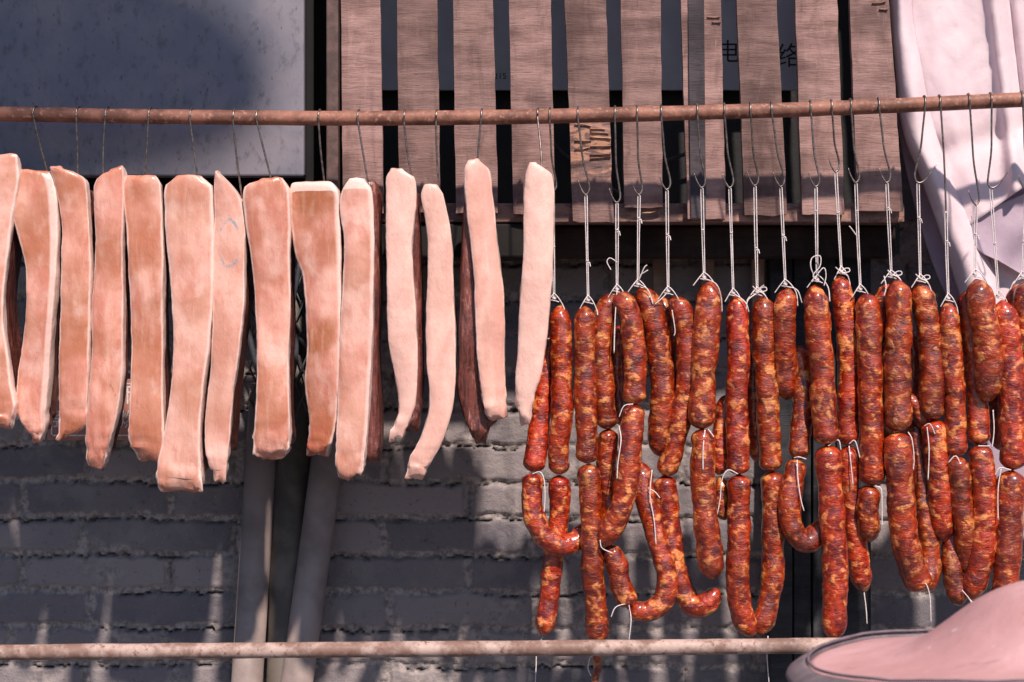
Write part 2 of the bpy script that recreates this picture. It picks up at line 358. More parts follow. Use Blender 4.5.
# ------------------------------------------------------------------ setting: ground and wall
g = link('ground', [(-40,-40,0),(40,-40,0),(40,40,0),(-40,40,0)], [(0,1,2,3)], CONC); tag(g, kind='structure')
WY = .33                                          # wall face behind the rail
def vnoise(x, y, seed):                            # smooth value noise, vectorised
    rs = np.random.RandomState(seed); T = rs.rand(257, 257)
    xi = np.floor(x).astype(int); yi = np.floor(y).astype(int); fx = x-xi; fy = y-yi
    fx = fx*fx*(3-2*fx); fy = fy*fy*(3-2*fy); a = T[yi % 256, xi % 256]; b = T[yi % 256, (xi+1) % 256]; c = T[(yi+1) % 256, xi % 256]; d = T[(yi+1) % 256, (xi+1) % 256]
    return (a*(1-fx)+b*fx)*(1-fy) + (c*(1-fx)+d*fx)*fy
def brick_wall():
    kw = (D+WY)/F; st = .0032
    x0, x1 = -1.05, 1.05; z0, z1 = CZ-.66, CZ+.20
    nx = int((x1-x0)/st); nz = int((z1-z0)/st)
    X, Z = np.meshgrid(np.linspace(x0, x1, nx), np.linspace(z0, z1, nz))
    wx = X + (vnoise(X*25, Z*25, 1)-.5)*.010 + (vnoise(X*90, Z*90, 2)-.5)*.006
    wz = Z + (vnoise(X*14, Z*25, 3)-.5)*.006 + (vnoise(X*80, Z*90, 4)-.5)*.006 + X*.004
    zm = CZ + (341-518)*kw                         # a mortar line of the photograph
    pitch = .0605; L = .245
    row = np.floor((wz-zm)/pitch).astype(int); v = (wz-zm)/pitch - row
    rs = np.random.RandomState(5); off = np.where(row % 2 == 0, 0.0, .5) + rs.rand(400)[row % 400]*.10
    xj = ((175-512)*kw)
    uu = (wx-xj)/L + off; ci = np.floor(uu).astype(int); u = uu-ci
    hsh = rs.rand(512)[(row*37+ci*101) % 512]; hs2 = rs.rand(512)[(row*53+ci*71) % 512]
    hsh = (hsh*1.0); du = np.minimum(u, 1-u)*L; dv = np.minimum(v, 1-v)*pitch
    mh = .0062 + (vnoise(X*30, Z*30, 8)-.5)*.005; mv = .0055 + hs2*.003
    dd = np.minimum(du-mv, dv-mh)
    br = np.clip(dd/.004+.5, 0, 1); br = br*br*(3-2*br)
    n1 = vnoise(X*45, Z*45, 10); n2 = vnoise(X*160, Z*160, 11); n3 = vnoise(X*12, Z*12, 12); n4 = vnoise(X*300, Z*300, 14)
    # mortar smeared over some bricks
    sm = np.clip((vnoise(X*9, Z*14, 13)-.66)*7, 0, 1)*np.clip((n1-.3)*3, 0, 1)
    h = br*(.0050 + hsh*.0028 + (n1-.5)*.002 + (n2-.5)*.0012) + (1-br)*(.0015+(n1-.5)*.006 + (n2-.5)*.005 + (n4-.5)*.002)
    # open cracks under some bricks
    under = (v > .80) & (v < .97)
    crack = np.clip(1-np.abs(v-.905+(n2-.5)*.06)/.034, 0, 1)*np.clip((vnoise(X*7, Z*16.5, 21)-.44)*9, 0, 1)*np.clip((n1-.22)*5, 0, 1)
    vc = np.clip(1-np.abs(u-.012)*L/.003, 0, 1)*(hs2 > .7)*br.clip(.5, 1)
    crack = np.maximum(crack, vc*.8)
    h = h - crack*.016
    Y = WY - h
    mort = np.clip(1-br+sm*.7, 0, 1)
    verts = np.stack([X, Y, Z], -1).reshape(-1, 3)
    idx = np.arange(nx*nz).reshape(nz, nx)
    faces = np.stack([idx[:-1,:-1], idx[:-1,1:], idx[1:,1:], idx[1:,:-1]], -1).reshape(-1, 4)
    me = bpy.data.meshes.new('brick_wall')
    org = np.array([0, WY, 0]); vv = (verts-org).astype(np.float32)
    me.vertices.add(len(vv)); me.vertices.foreach_set('co', vv.ravel())
    me.loops.add(faces.size); me.loops.foreach_set('vertex_index', faces.ravel().astype(np.int32))
    me.polygons.add(len(faces)); me.polygons.foreach_set('loop_start', np.arange(0, faces.size, 4, dtype=np.int32)); me.polygons.foreach_set('loop_total', np.full(len(faces), 4, np.int32))
    me.polygons.foreach_set('use_smooth', np.ones(len(faces), bool))
    me.update(calc_edges=True)
    at = me.attributes.new('wallmask', 'FLOAT_VECTOR', 'POINT')
    at.data.foreach_set('vector', np.stack([mort, np.clip(hsh*1.15-.1+(n3-.5)*.5, 0, 1), np.clip(crack, 0, 1)], -1).reshape(-1).astype(np.float32))
    me.materials.append(WALL)
    o = bpy.data.objects.new('brick_wall', me); COL.objects.link(o); o.location = org; OR[o.name] = Vector(org)
    tag(o, 'weathered grey brick wall with crumbling mortar behind the hanging meat', 'wall')
    # rest of the wall around the seen part
    m2 = M('far_bricks', .9, .15)
    bt = m2.n('ShaderNodeTexBrick'); mp = m2.n('ShaderNodeMapping'); mp.inputs['Rotation'].default_value = (R(90), 0, 0); m2.l(m2.co, mp.inputs[0]); m2.l(mp.outputs[0], bt.inputs[0])
    bt.inputs['Scale'].default_value = 1; bt.inputs['Brick Width'].default_value = .245; bt.inputs['Row Height'].default_value = .0605; bt.inputs['Mortar Size'].default_value = .006
    bt.inputs['Color1'].default_value = (.15,.145,.16,1); bt.inputs['Color2'].default_value = (.24,.22,.225,1); bt.inputs['Mortar'].default_value = (.2,.19,.18,1)
    m2.col(bt.outputs[0]); m2.bump(bt.outputs[1], -.006, .8)
    V, Fc = [], []
    for a in ((-4, x0, 0, 3.4), (x1, 4, 0, 3.4), (x0, x1, 0, z0), (x0, x1, z1, 3.4)): box_data(a[0], a[1], WY-.010, WY+.22, a[2], a[3], V, Fc)
    box_data(x0, x1, WY+.03, WY+.22, z0, z1, V, Fc)
    link('wall_surround', V, Fc, m2.m, o, smooth=False)
brick_wall()

# ------------------------------------------------------------------ metal cabinet, upper left
def cabinet():
    y0 = .085; a = P(-60, 176, y0); b = P(304, -340, y0)
    t = empty('metal_cabinet', ((a.x+b.x)/2, y0+.1, a.z-.012)); tag(t, 'blue-grey painted sheet metal cabinet with rust specks on the left', 'cabinet')
    x0 = P(-420, 0, y0).x
    box('panel', x0, b.x, y0, y0+.03, a.z, b.z, PANEL, t, .003)
    V, Fc = [], []
    box_data(x0, P(340,0,y0).x, y0+.085, WY-.03, a.z-.012, b.z+.02, V, Fc)
    o = link('carcass', V, Fc, FRAME, t, smooth=False)
    c = P(304.5, 0, y0); e = P(311, 0, y0)
    box('frame', c.x, e.x, y0+.012, y0+.032, a.z-.008, b.z, FRAME, t, .002)
    p = box('steel_post', P(326.5,0,y0).x, P(338.5,0,y0).x, y0-.005, y0+.03, P(0,213,y0).z, b.z, BROWNPOST, None, .002)
    tag(p, 'narrow brown painted steel post between cabinet and pallet', 'post')
cabinet()

# ------------------------------------------------------------------ pallet with its sign and beam
def slat(parent, xt0, xt1, xb0, xb1, yb, i, chip=0, chipz=0, y0=.085):
    th = .014; rows = 60; V, Fc = [], []; ytop = -430
    seg = 6
    for r in range(rows+1):
        py = yb + (ytop-yb)*r/rows; f = py/215
        l = P(xt0+(xb0-xt0)*f, py, y0); rr = P(xt1+(xb1-xt1)*f, py, y0)
        e1 = noise.noise(Vector((i*9.1, l.z*14, 0)))*.0009 + noise.noise(Vector((i*9.1, l.z*120, 5)))*.0008
        e2 = noise.noise(Vector((i*5.3+50, l.z*14, 0)))*.0009 + noise.noise(Vector((i*5.3+50, l.z*140, 5)))*.0010
        if chip and abs(l.z-chipz) < .05: e2 -= abs(noise.noise(Vector((i, l.z*130, 9))))*.004
        warp = noise.noise(Vector((i*3.3, l.z*3, 0)))*.003 + (i % 3)*.0015
        jz = [0]*(seg+1)
        ring = []
        for k in range(seg+1):
            q = k/seg; x = l.x+e1 + (rr.x+e2-l.x-e1)*q
            zz = l.z + (noise.noise(Vector((x*60, i, 0)))*.0035 if r == 0 else 0)
            c = .0018 if k in (0, seg) else 0
            ring.append(Vector((x, y0+warp+c + noise.noise(Vector((x*50, l.z*50, i)))*.0008, zz)))
        for k in range(seg, -1, -1):
            p = ring[k].copy(); p.y = y0+warp+th; ring.append(p)
        V += ring
    n = 2*(seg+1)
    for r in range(rows):
        for k in range(n):
            a = r*n+k; b = r*n+(k+1) % n; Fc.append((a, b, b+n, a+n))
    Fc.append(tuple(reversed(range(n)))); Fc.append(tuple(rows*n+k for k in range(n)))
    o = link('slat', V, Fc, SLAT, parent, smooth=False); fixnormals(o); o.color = (chip, chipz-OR[parent.name].z, 0, 1); return o
def pallet():
    t = empty('wooden_pallet', P(622, 222, .09)); tag(t, 'weathered wooden pallet of upright rough slats standing behind the rusty rail', 'pallet')
    S = [(341,380,342.5,383.5,214),(397,437,399,440.5,212),(453,493,456,498,213),(509,551,513.5,555,214),(565,606,573,613.5,222),(621,661,625,663,207),
         (681,721,688,726,219),(737,777,745,787.5,215),(796,838,803,845,214),(850,889,858,904,211)]
    for i, s in enumerate(S):
        chip, cy = {4:(.6,150)}.get(i, (0, 0))
        slat(t, *s, i, chip, P(0, cy, .085).z)
    a = P(340, 206, .101); b = P(905, 223, .101)
    rnd = random.Random(3)
    SPL = [(rnd.choice((574.5, 574.5, 580, 590)), 124+i*4.3+rnd.uniform(-1.5, 1.5), rnd.uniform(14, 34), rnd.uniform(.4, .9)) for i in range(9)]
    SPL += [(707, 17, 13, 1.0), (712, 22, 9, 1.2), (879, 9, 9, 1.0), (872, 3, 14, .8), (641, 213, 15, 1.0)]
    for (px, py, wd, ht) in SPL:
        if 570 < px < 613: wd = min(wd, 611-px)
        V = []; m0 = rnd.uniform(-1, 1); y_ = .0835
        top = [(px, py), (px+wd*.3, py-ht*.7), (px+wd*.75, py-ht*.5), (px+wd, py+m0), (px+wd*.6, py+ht*.6), (px+wd*.2, py+ht*.5)]
        for (a_, b_) in top: V.append(P(a_, b_+m0*(a_-px)/wd, y_-.0012+rnd.uniform(-.0008, .0004)))
        for (a_, b_) in top: V.append(P(a_, b_, y_+.004))
        n_ = 6; link('splinter', V, [tuple(reversed(range(n_))), tuple(range(n_, 2*n_))] + [(i, (i+1) % n_, n_+(i+1) % n_, n_+i) for i in range(n_)], FRESH, t, smooth=False)
    bb = box('cross_board', a.x, b.x, .104, .125, P(0,222,.1).z, P(0,203,.1).z, SLAT, t, .002)
    bb.color = (.3, P(0, 213, .1).z-OR[t.name].z, 0, 1)
    box('cross_board', a.x, b.x, .104, .125, P(0,-150,.1).z, P(0,-90,.1).z, SLAT, t, .002)
    box('light_stop_board', a.x, b.x, .128, .22, P(0,222,.1).z, P(0,215,.1).z, SLAT, t, .002)  # added to keep sun through the gaps off the beam
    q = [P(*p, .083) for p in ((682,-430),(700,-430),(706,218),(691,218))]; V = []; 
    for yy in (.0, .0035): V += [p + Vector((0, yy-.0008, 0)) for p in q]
    o = link('shadow_strip', V, [(0,3,2,1),(4,5,6,7),(0,1,5,4),(1,2,6,5),(2,3,7,6),(3,0,4,7)], SHADOWSTRIP, t, smooth=False)  # strip coloured as the vertical shadow lying on this slat
    lb = box('shading_block', P(338,0,.1).x, P(546,0,.1).x, .103, .22, P(0,257,.1).z, P(0,223,.1).z-.001, TAR, t, .003)  # added to block sun on the wall; its black stands in for shade
    DY0 = .165; be = box('wooden_beam', P(547,0,.12).x, P(903,0,.12).x, DY0, .23, P(0,257,.16).z, P(0,223,.1).z-.001, DARKWOOD, None, .004)
    tag(be, 'dark heavy timber beam lying under the pallet', 'beam')
    sh = box('shade_sheet', P(336,0,.2).x, P(905,0,.2).x, .235, .24, P(0,253,.2).z, P(0,-330,.2).z, SHADESHEET, None, 0)  # black backing paints in the dark between the slats
    tag(sh, 'added black sheet standing in for shade behind the pallet slats', 'shade sheet')
    # signboard behind the slats
    y = .185; a = P(372, 90, y); b = P(806, -200, y)
    s = empty('signboard', (( a.x+b.x)/2, y, a.z)); tag(s, 'white signboard with black characters leaning behind the pallet slats', 'sign')
    box('board', a.x, b.x, y, y+.008, a.z, b.z, SIGNW, s, .001)
    return s, y
def text(name, body, px, py, size_px, y, mat, parent, sx=1.0, depth=.0006):
    cu = bpy.data.curves.new('t', 'FONT'); cu.body = body; cu.size = 1; cu.align_x = 'CENTER'; cu.align_y = 'CENTER'; cu.extrude = 0
    to = bpy.data.objects.new('t', cu); COL.objects.link(to); dg = bpy.context.evaluated_depsgraph_get()
    me = bpy.data.meshes.new_from_object(to.evaluated_get(dg)); bpy.data.objects.remove(to)
    xs = [v.co.x for v in me.vertices]; ys = [v.co.y for v in me.vertices]
    cx, cy = (min(xs)+max(xs))/2, (min(ys)+max(ys))/2; h = max(max(ys)-min(ys), 1e-6)
    c = P(px, py, y); k = size_px*(D+y)/F/h
    V = [Vector((c.x+(v.co.x-cx)*k*sx, y-depth, c.z+(v.co.y-cy)*k)) for v in me.vertices]
    return link(name, V, [tuple(p.vertices) for p in me.polygons], mat, parent, smooth=False)
SG, sy = pallet()
text('lettering', '电', 729, 51, 22, sy, BLACK, SG)
text('lettering', '络', 789, 55, 24, sy, BLACK, SG)
text('lettering', '215', 500, 76, 6, sy, BLACK, SG)

# cables in the gloom behind the slats
for j, (pts, lab) in enumerate((([(700,150),(668,160),(640,175),(610,215)], 'pale bent cable showing between slats right of the splintered slat'),
                  ([(540,120),(560,150),(590,175),(630,200)], 'dark cable sagging in the gap left of the splintered slat'))):
    o = tube('cable', [P(a, b, .20) for a, b in pts], .003, CABLE, None, 8, P(*pts[0], .20), n=30); tag(o, lab, 'cable', 'cables behind the pallet')

# ------------------------------------------------------------------ brown plaque on the wall
def plaque():
    y = WY-.030
    a = P(47, 440, y); b = P(174, 379, y)
    t = empty('plaque', ((a.x+b.x)/2, y, a.z)); tag(t, 'brown warning plaque with white border and characters on the brick wall', 'plaque')
    box('plate', a.x, b.x, y, y+.004, a.z, b.z, PLAQ, t, .001)
    V, Fc = [], []
    for (x0, x1, z0, z1) in ((51, 170, 383, 384.3), (51, 170, 434.7, 436), (51, 52.3, 383, 436), (168.7, 170, 383, 436)):
        p, q = P(x0, z1, y), P(x1, z0, y); box_data(p.x, q.x, y-.0008, y+.001, p.z, q.z, V, Fc)
    link('border', V, Fc, WHITE, t, smooth=False)
    text('lettering', '下', 128, 395, 18, y, WHITE, t); text('lettering', '燃', 129, 419, 18, y, WHITE, t)
    text('lettering', '禁', 57, 418, 18, y, WHITE, t)
plaque()

# ------------------------------------------------------------------ pipes, cables and mesh left of centre
def ext(pa, pb, y):   # pipe that runs down to the ground
    a, b = P(*pa, y), P(*pb, y); d = (b-a); k = (a.z)/(a.z-b.z); return [a, a+d*k]
for (pa, pb, y, r, m_, nm, lab) in (((266,384),(247,682),.285,.0165*1.55,PIPEG,'drain_pipe','grey vertical pipe, the left and nearest to upright of the pair by the bricks'),
                            ((297,300),(284,682),.297,.029,PIPEB,'steel_pipe','dark brown pipe in shadow between the two grey pipes'),
                            ((345,330),(297,682),.270,.026,PIPEG,'drain_pipe','grey pipe leaning to the right, below the bruised pork strip')):
    a = ext(pa, pb, y); o = tube(nm, a, r, m_, None, 24, a[1]); tag(o, lab, 'pipe', 'pipes against the wall')
CB = [([(247,232),(244,290),(250,340),(262,385),(268,420)], .0052, 'thick dark cable curving down left of the wire mesh'),
      ([(300,262),(292,310),(296,350),(288,400),(284,440)], .0045, 'dark cable hanging in front of the wire mesh'),
      ([(258,262),(262,300),(290,330),(310,352),(318,400)], .0045, 'dark cable crossing the wire mesh diagonally'),
      ([(308,250),(282,300),(270,340),(262,400)], .0040, 'thin dark cable slanting left across the wire mesh')]
for pts, r, lab in CB:
    o = tube('cable', [P(a, b, .245+.006*CB.index((pts, r, lab))) for a, b in pts], r, CABLE, None, 10, P(*pts[0], .25), n=30); tag(o, lab, 'cable', 'cables behind the pork')
V, Fc = [], []
for i in range(-4, 9):
    for s in (1, -1):
        cx = 250 + i*13
        pts = []
        for k in range(2):
            yy = 262 if k == 0 else 412
            pts.append(P(cx + s*(yy-337)*.42, yy, .262+.002*s))
        a, b = pts
        lo, hi = P(250, 0, .262).x, P(322, 0, .262).x
        def clip(a, b):
            t0, t1 = 0, 1; dx = b.x-a.x
            ta, tb = sorted(((lo-a.x)/dx, (hi-a.x)/dx)); return max(t0, ta), min(t1, tb)
        t0, t1 = clip(a, b)
        if t1-t0 > .05: tube_data([a.lerp(b, t0), a.lerp(b, t1)], .0016, 6, V, Fc)
o = link('wire_mesh', V, Fc, CABLE, None, P(285, 412, .262)); tag(o, 'small panel of dark diamond wire mesh beside the pipes', 'wire mesh')

# ------------------------------------------------------------------ dark boards behind the sausages, strips painted as sunlight
t = empty('plank_door', P(820, 682, .26)); tag(t, 'blackened upright plank door behind the sausages on the right', 'door')
for i, (a, b) in enumerate(((770, 793), (794, 812), (813, 836), (837, 872))):
    box('plank', P(a,0,.27).x, P(b,0,.27).x-.001, .268+.004*(i % 2), .30, .0, P(0,258,.27).z, BLACKWOOD, t, .002)
for i, (a, b, lab) in enumerate(((653, 665, 'left'), (701, 714, 'middle'), (752, 764, 'right'))):
    o = box('sunlight_strip', P(a,0,.29).x, P(b,0,.29).x, .285, .300, P(0,330,.29).z, P(0,240,.29).z, SUNSTRIP, None, .001)  # pale strips imitate sun falling through the slat gaps
    tag(o, 'pale strip standing in for sunlight on the wall, %s one of the three' % lab, 'light strip', 'painted light strips under the beam')

# ------------------------------------------------------------------ rail and pole with their posts
ra, rb = P(-330, 108.5+11, 0), P(1350, 96, 0)
def railz(px): return float(np.interp(px, [-330,0,256,400,520,620,780,900,1024,1360], [106,114,118,118.5,117,114.5,110.5,105.5,99.5,83]))
rail_pts = spline([P(x, railz(x), 0) for x in range(-330, 1360, 130)], 90)
RR = .0108
o = tube('hanging_rail', rail_pts, RR, RUST, None, 20, rail_pts[0], wob=.0006); tag(o, 'rusty steel rail across the top carrying all the hooks', 'rail')
pp = [P(-330, 655, -.02), P(300, 650, -.02), P(800, 646, -.03), P(1350, 640, -.04)]
LR = .0113
pl = spline(pp, 60); o = tube('lower_pole', pl, LR, POLE, None, 20, pl[0], wob=.0010); tag(o, 'pale worn metal pole running along below the meat', 'pole')
for sgn, x, lab in ((-1, -300, 'upright wooden post holding the left end of the rail'), (1, 1330, 'upright wooden post holding the right end of the rail')):
    c = P(x, 341, 0).x
    o = box('rail_post', c-.03, c+.03, .013, .07, 0, 2.05, DARKWOOD, None, .004); tag(o, lab, 'post', 'posts of the hanging rail')

# ------------------------------------------------------------------ hooks
def hook(px, bx, by, label, y0=0.0, style=0, grp='wire hooks on the rusty rail', y1=None):
    """px: where it sits on the rail; (bx,by): the bend that carries the load"""
    c = P(px, railz(px), 0); r = RR + .0016; y1 = -.006 if y1 is None else y1
    pts = []
    for a in (200, 160, 125, 90, 55, 25, 0, -10):          # over the rail, from behind to the front
        pts.append(c + Vector((.0009*(a-90)/90, -math.cos(R(a))*r, math.sin(R(a))*r)))
    b = P(bx, by, y1); st = pts[-1]
    pts += [st.lerp(b + Vector((0, 0, .016)), f) for f in (.33, .66)]
    k = .0072 if style == 0 else .0165; s = -1 if style != 2 else 1
    pts += [b + Vector((.003*-s*1.3, 0, .018)), b + Vector((.0030*-s*1.5, 0, .007)), b + Vector((0, -.001, 0)), b + Vector((s*k*.55, -.001, .0035)), b + Vector((s*k*1.15, -.001, .012 if style == 0 else .016)), b + Vector((s*k*1.6, -.001, .022 if style == 0 else .026))]
    if style == 3: bow = Vector((random.uniform(-.0012, .0012), 0, 0)); pts = pts[:8] + [st.lerp(b, .5) + bow, b, b + Vector((0, .004, -.012))]   # runs straight into the meat
    pts = spline(pts, 54)
    n = len(pts); rad = [.00145*min(1, .35+(n-1-i)*.12) for i in range(n)]
    o = tube('hook', pts, rad, STEEL, None, 8, c, wob=0); tag(o, label, 'hook', grp); return b

# ------------------------------------------------------------------ pork strips
def strip(name_lab, rows, hooked, depth=0., th=.022, brown=0., low=0., pale=0., meat=None, slant=0., yaw=0., seed=0, mat=None, endcurl=0., meatth=.048, captop=.55, split=1.):
    """rows: (py, left px, right px) of the rind side; meat: rows of the lean layer behind it"""
    top = rows[0][0]; cx = (rows[0][1]+rows[0][2])/2
    org = P(cx, top, depth)
    def sweep(rows, y0, th, part, mat, parent, rimgain=1, flat=None):
        n = 84; seg = 36
        ys = [r[0] for r in rows]; ls = [r[1] for r in rows]; rs_ = [r[2] for r in rows]
        def cat(arr, y):                              # smooth interpolation
            j = max(i for i in range(len(ys)) if ys[i] <= y+1e-6); j = min(j, len(ys)-2)
            t = (y-ys[j])/(ys[j+1]-ys[j]); p0 = arr[max(j-1, 0)]; p1 = arr[j]; p2 = arr[j+1]; p3 = arr[min(j+2, len(arr)-1)]
            m1 = (p2-p0)/(ys[j+1]-ys[max(j-1, 0)])*(ys[j+1]-ys[j]); m2 = (p3-p1)/(ys[min(j+2, len(ys)-1)]-ys[j])*(ys[j+1]-ys[j])
            return (2*t**3-3*t*t+1)*p1 + (t**3-2*t*t+t)*m1 + (-2*t**3+3*t*t)*p2 + (t**3-t*t)*m2
        V, Fc, A = [], [], []
        yt, yb = ys[0], ys[-1]
        for i in range(n+1):
            t = i/n
            tt = t
            py = yt + (yb-yt)*(t + .012*math.sin(2*math.pi*t)*0)
            l, r = cat(ls, py), cat(rs_, py)
            capA = min(1, i/3.0); capB = min(1, (n-i)/3.5)
            cap = (1-(1-capA)**2)**.5*.10+.90 if capA < 1 else 1
            capb = (1-(1-capB)**2)**.5*.35+.65 if capB < 1 else 1
            thk = th*cap*capb*(1+.22*noise.noise(Vector((seed*3.1, t*4, 0))))
            yy = y0 + .010*noise.noise(Vector((seed*2.2, t*2.2, 9))) - endcurl*max(0, t-.75)**2*4
            kk = (D+(yy if flat is None else flat))/F; hw = (r-l)/2*kk; c = P((l+r)/2, py, yy if flat is None else flat); c.y = yy
            hwc = hw*(.97+.03*cap)*(.92+.08*capb)
            sl = slant*max(0, 1-t*5)
            yw = yaw*(1+.3*noise.noise(Vector((seed, t*3, 4))))
            for k in range(seg):
                a = 2*math.pi*k/seg; ca, sa = math.cos(a), math.sin(a); e = .25
                ux = math.copysign(abs(ca)**e, ca); uy = math.copysign(abs(sa)**e, sa)
                x = ux*hwc; y = uy*thk/2 + (-.0030*(1-ux*ux) if uy < 0 else 0)
                q = c + Vector((x, y + x*math.tan(yw), 0))
                q.z += sl*ux*hw
                d = Vector((ux, uy, 0)).normalized()
                nn = noise.noise(Vector((q.x*30, q.y*30, q.z*11+seed*5)))*.0026 + noise.noise(Vector((q.x*80, q.y*80, q.z*34+seed*5)))*.0013 + noise.noise(q*170+Vector((seed, 0, 3)))*.0006
                if i > n*.84: nn += (noise.noise(q*95+Vector((seed, 9, 0)))*.0050 + noise.noise(q*210+Vector((seed, 9, 0)))*.0024)*(i/n-.84)/.16
                q = q + d*nn
                if i >= n-2: q.z += noise.noise(Vector((q.x*60, seed*3, q.y*60)))*.012 + noise.noise(Vector((q.x*150, seed*3, q.y*150)))*.006
                if i <= 1: q.z += noise.noise(Vector((q.x*55, seed*3+9, q.y*55)))*.005
                V.append(q)
                rim = abs(ux) if uy < 0 else 1.1
                if i < 3 : rim = max(rim, captop)
                A.append((min(1.2, rim**4*rimgain*(1.08 if ux < 0 else .97)), t, ux))
        for i in range(n):
            for k in range(seg):
                a = i*seg+k; b = i*seg+(k+1) % seg; Fc.append((a, b, b+seg, a+seg))
        # domed caps
        for base, i0, s in ((0, 0, 1), (n*seg, n, -1)):
            ring = [V[base+k] for k in range(seg)]; cc = sum(ring, Vector())/seg
            prev = base
            for f, dz in ((.93, .0016), (.8, .0026), (.45, .0034)):
                st = len(V)
                for k in range(seg):
                    q = cc.lerp(ring[k], f); q.z += s*dz + noise.noise(q*120)*.0012; V.append(q); A.append((captop if s > 0 else .4, 0 if s > 0 else 1, 0))
                for k in range(seg):
                    k2 = (k+1) % seg; Fc.append((prev+k, st+k, st+k2, prev+k2))
                prev = st
            V.append(cc + Vector((0, 0, s*.004))); A.append((captop, 0 if s > 0 else 1, 0)); ci = len(V)-1
            for k in range(seg): Fc.append((prev+k, ci, prev+(k+1) % seg))
        o = link(part, V, Fc, mat, parent, org if parent is None else None); fixnormals(o)
        at = o.data.attributes.new('rim', 'FLOAT_VECTOR', 'POINT')
        at.data.foreach_set('vector', [c for a in A for c in a])
        o.color = (brown, low, pale, split)
        return o
    b = sweep(rows, depth, th, 'pork_strip', mat or FAT, None)
    tag(b, name_lab, 'pork', 'pork belly strips hung on the rail')
    own = meat is None
    if own:
        meat = [(y, l+2, r-1) for y, l, r in rows[2:-1]]
    if True:
        sweep(meat, depth+th*.5+meatth*.45, meatth, 'lean_layer', MEAT, b, flat=depth if own else None)
    hx, hb, hy, hl = hooked
    hook(hx, hb, hy, hl, style=3, grp='wire hooks holding the pork', y1=depth)
    return b

PK = 'thin wire hook holding the '
strip('pork strip cut off by the left edge of the photo, dark lean side below', [(158,-26,19),(180,-24,20),(205,-28,16),(240,-30,11),(300,-32,5),(350,-30,9),(385,-28,13),(405,-26,17),(424,-16,12)],
      (-6,0,162, PK+'pork strip at the left edge of the photo'), depth=-.012, seed=1, low=.5, meatth=0.07, slant=.05)
strip('broad tan pork strip with pointed whitish tip, second from the left edge', [(173,8,52),(182,8,57),(200,10,60),(230,18,60),(260,26,58),(300,27,56),(340,24,53),(380,19,51),(410,18,48),(425,25,47),(441,34,42)],
      (36,48,174, PK+'broad tan strip with the pointed tip'), depth=.004, seed=2, split=.82, brown=.55, low=.7, th=.026, meatth=.045)
strip('narrow pink pork strip with peaked top left corner and ragged bottom corner', [(169,52,64),(176,54,84),(190,58,89),(220,63,91),(260,63,92),(300,62,92),(340,60,91),(380,59,90),(410,60,89),(424,60,88),(433,58,72)],
      (79,78,172, PK+'narrow pink strip with the peaked left corner'), depth=0, seed=3, meatth=0.05, th=.024, brown=.1, slant=-.10)
strip('slim pork strip whose top slopes up to the right, browned lower end', [(170,110,124),(177,98,126),(200,95,126),(240,97,124),(300,94,125),(340,93,125),(380,92,124),(420,88,118),(450,87,110),(465,89,106)],
      (108,103,172, PK+'slim strip with top sloping up right'), depth=-.004, seed=4, th=.028, low=.8, slant=.22, meatth=.024)
strip('even straight orange-pink pork strip with square top', [(178,127,158),(184,125,162),(240,128,164),(300,131,164),(350,132,164),(400,131,165),(430,130,165),(446,131,165),(456,138,162)],
      (151,145,178, PK+'even straight strip with the square top'), depth=.0, seed=5, meatth=0.045, brown=.6, low=.5, th=.026)
strip('widest long pork strip flaring at its grooved bottom, reaching lowest of all', [(178,176,202),(186,167,212),(210,166,215),(260,170,215),(300,173,214),(350,174,210),(400,170,204),(440,164,201),(470,159,203),(487,160,204)],
      (192,198,180, PK+'long strip that reaches lowest'), depth=-.004, seed=6, split=.93, low=.25, pale=.1, th=.028, meatth=0.06)
ST7 = mat_fat('pork_fat_stamped', stamp=(.0185, -.103, .0150, .034))
strip('pork strip with sharp pointed top and faint blue ink stamp', [(173,215.5,220),(184,215,231),(196,215,240),(215,215,245),(260,214,246),(300,214,246),(340,213,241),(380,211,236),(420,206,232),(450,207,229),(480,216,225)],
      (235,241,190, PK+'pointed strip with the blue stamp'), depth=-.002, seed=7, th=.022, pale=.25, mat=ST7, meatth=0.08)
strip('plain pale orange pork strip with domed top, right of the stamped one', [(181,260,284),(187,246,289),(220,246,291),(260,251,291),(300,255,291),(350,258,290),(400,257,290),(440,254,291),(456,256,288)],
      (258,272,183, PK+'plain strip right of the stamped one'), depth=.0, seed=8, meatth=.06, th=.026, brown=.15, low=.5, yaw=0)
strip('browned pork strip with thick white top edge, bruised dark below', [(184,292,334),(192,290,340),(215,291,341),(250,295,342),(275,302,342),(300,305,343),(350,307,342),(380,305,342),(410,308,340),(430,310,336),(452,306,328)],
      (320,325,187, PK+'browned strip with the thick white top edge'), depth=.004, seed=9, split=.90, meatth=0.06, captop=1.1, th=.030, brown=1., low=1., yaw=R(-14))
strip('pork strip overlapping a brown lean slab on its right, white shoulder on top', [(181,348,366),(188,343,371),(205,340,373),(240,345,374),(260,345,374),(300,342,374),(350,340,373),(400,338,370),(440,336,367),(468,335,363),(475,338,358)],
      (359,368,183, PK+'strip with brown slab on its right'), depth=-.010, seed=10, split=.88, captop=1.1, th=.024, pale=.15, low=.2, meat=[(184,360,377),(195,358,382),(240,358,381),(300,356,381),(350,356,380),(400,354,381),(440,352,382),(458,356,379)], meatth=.05)
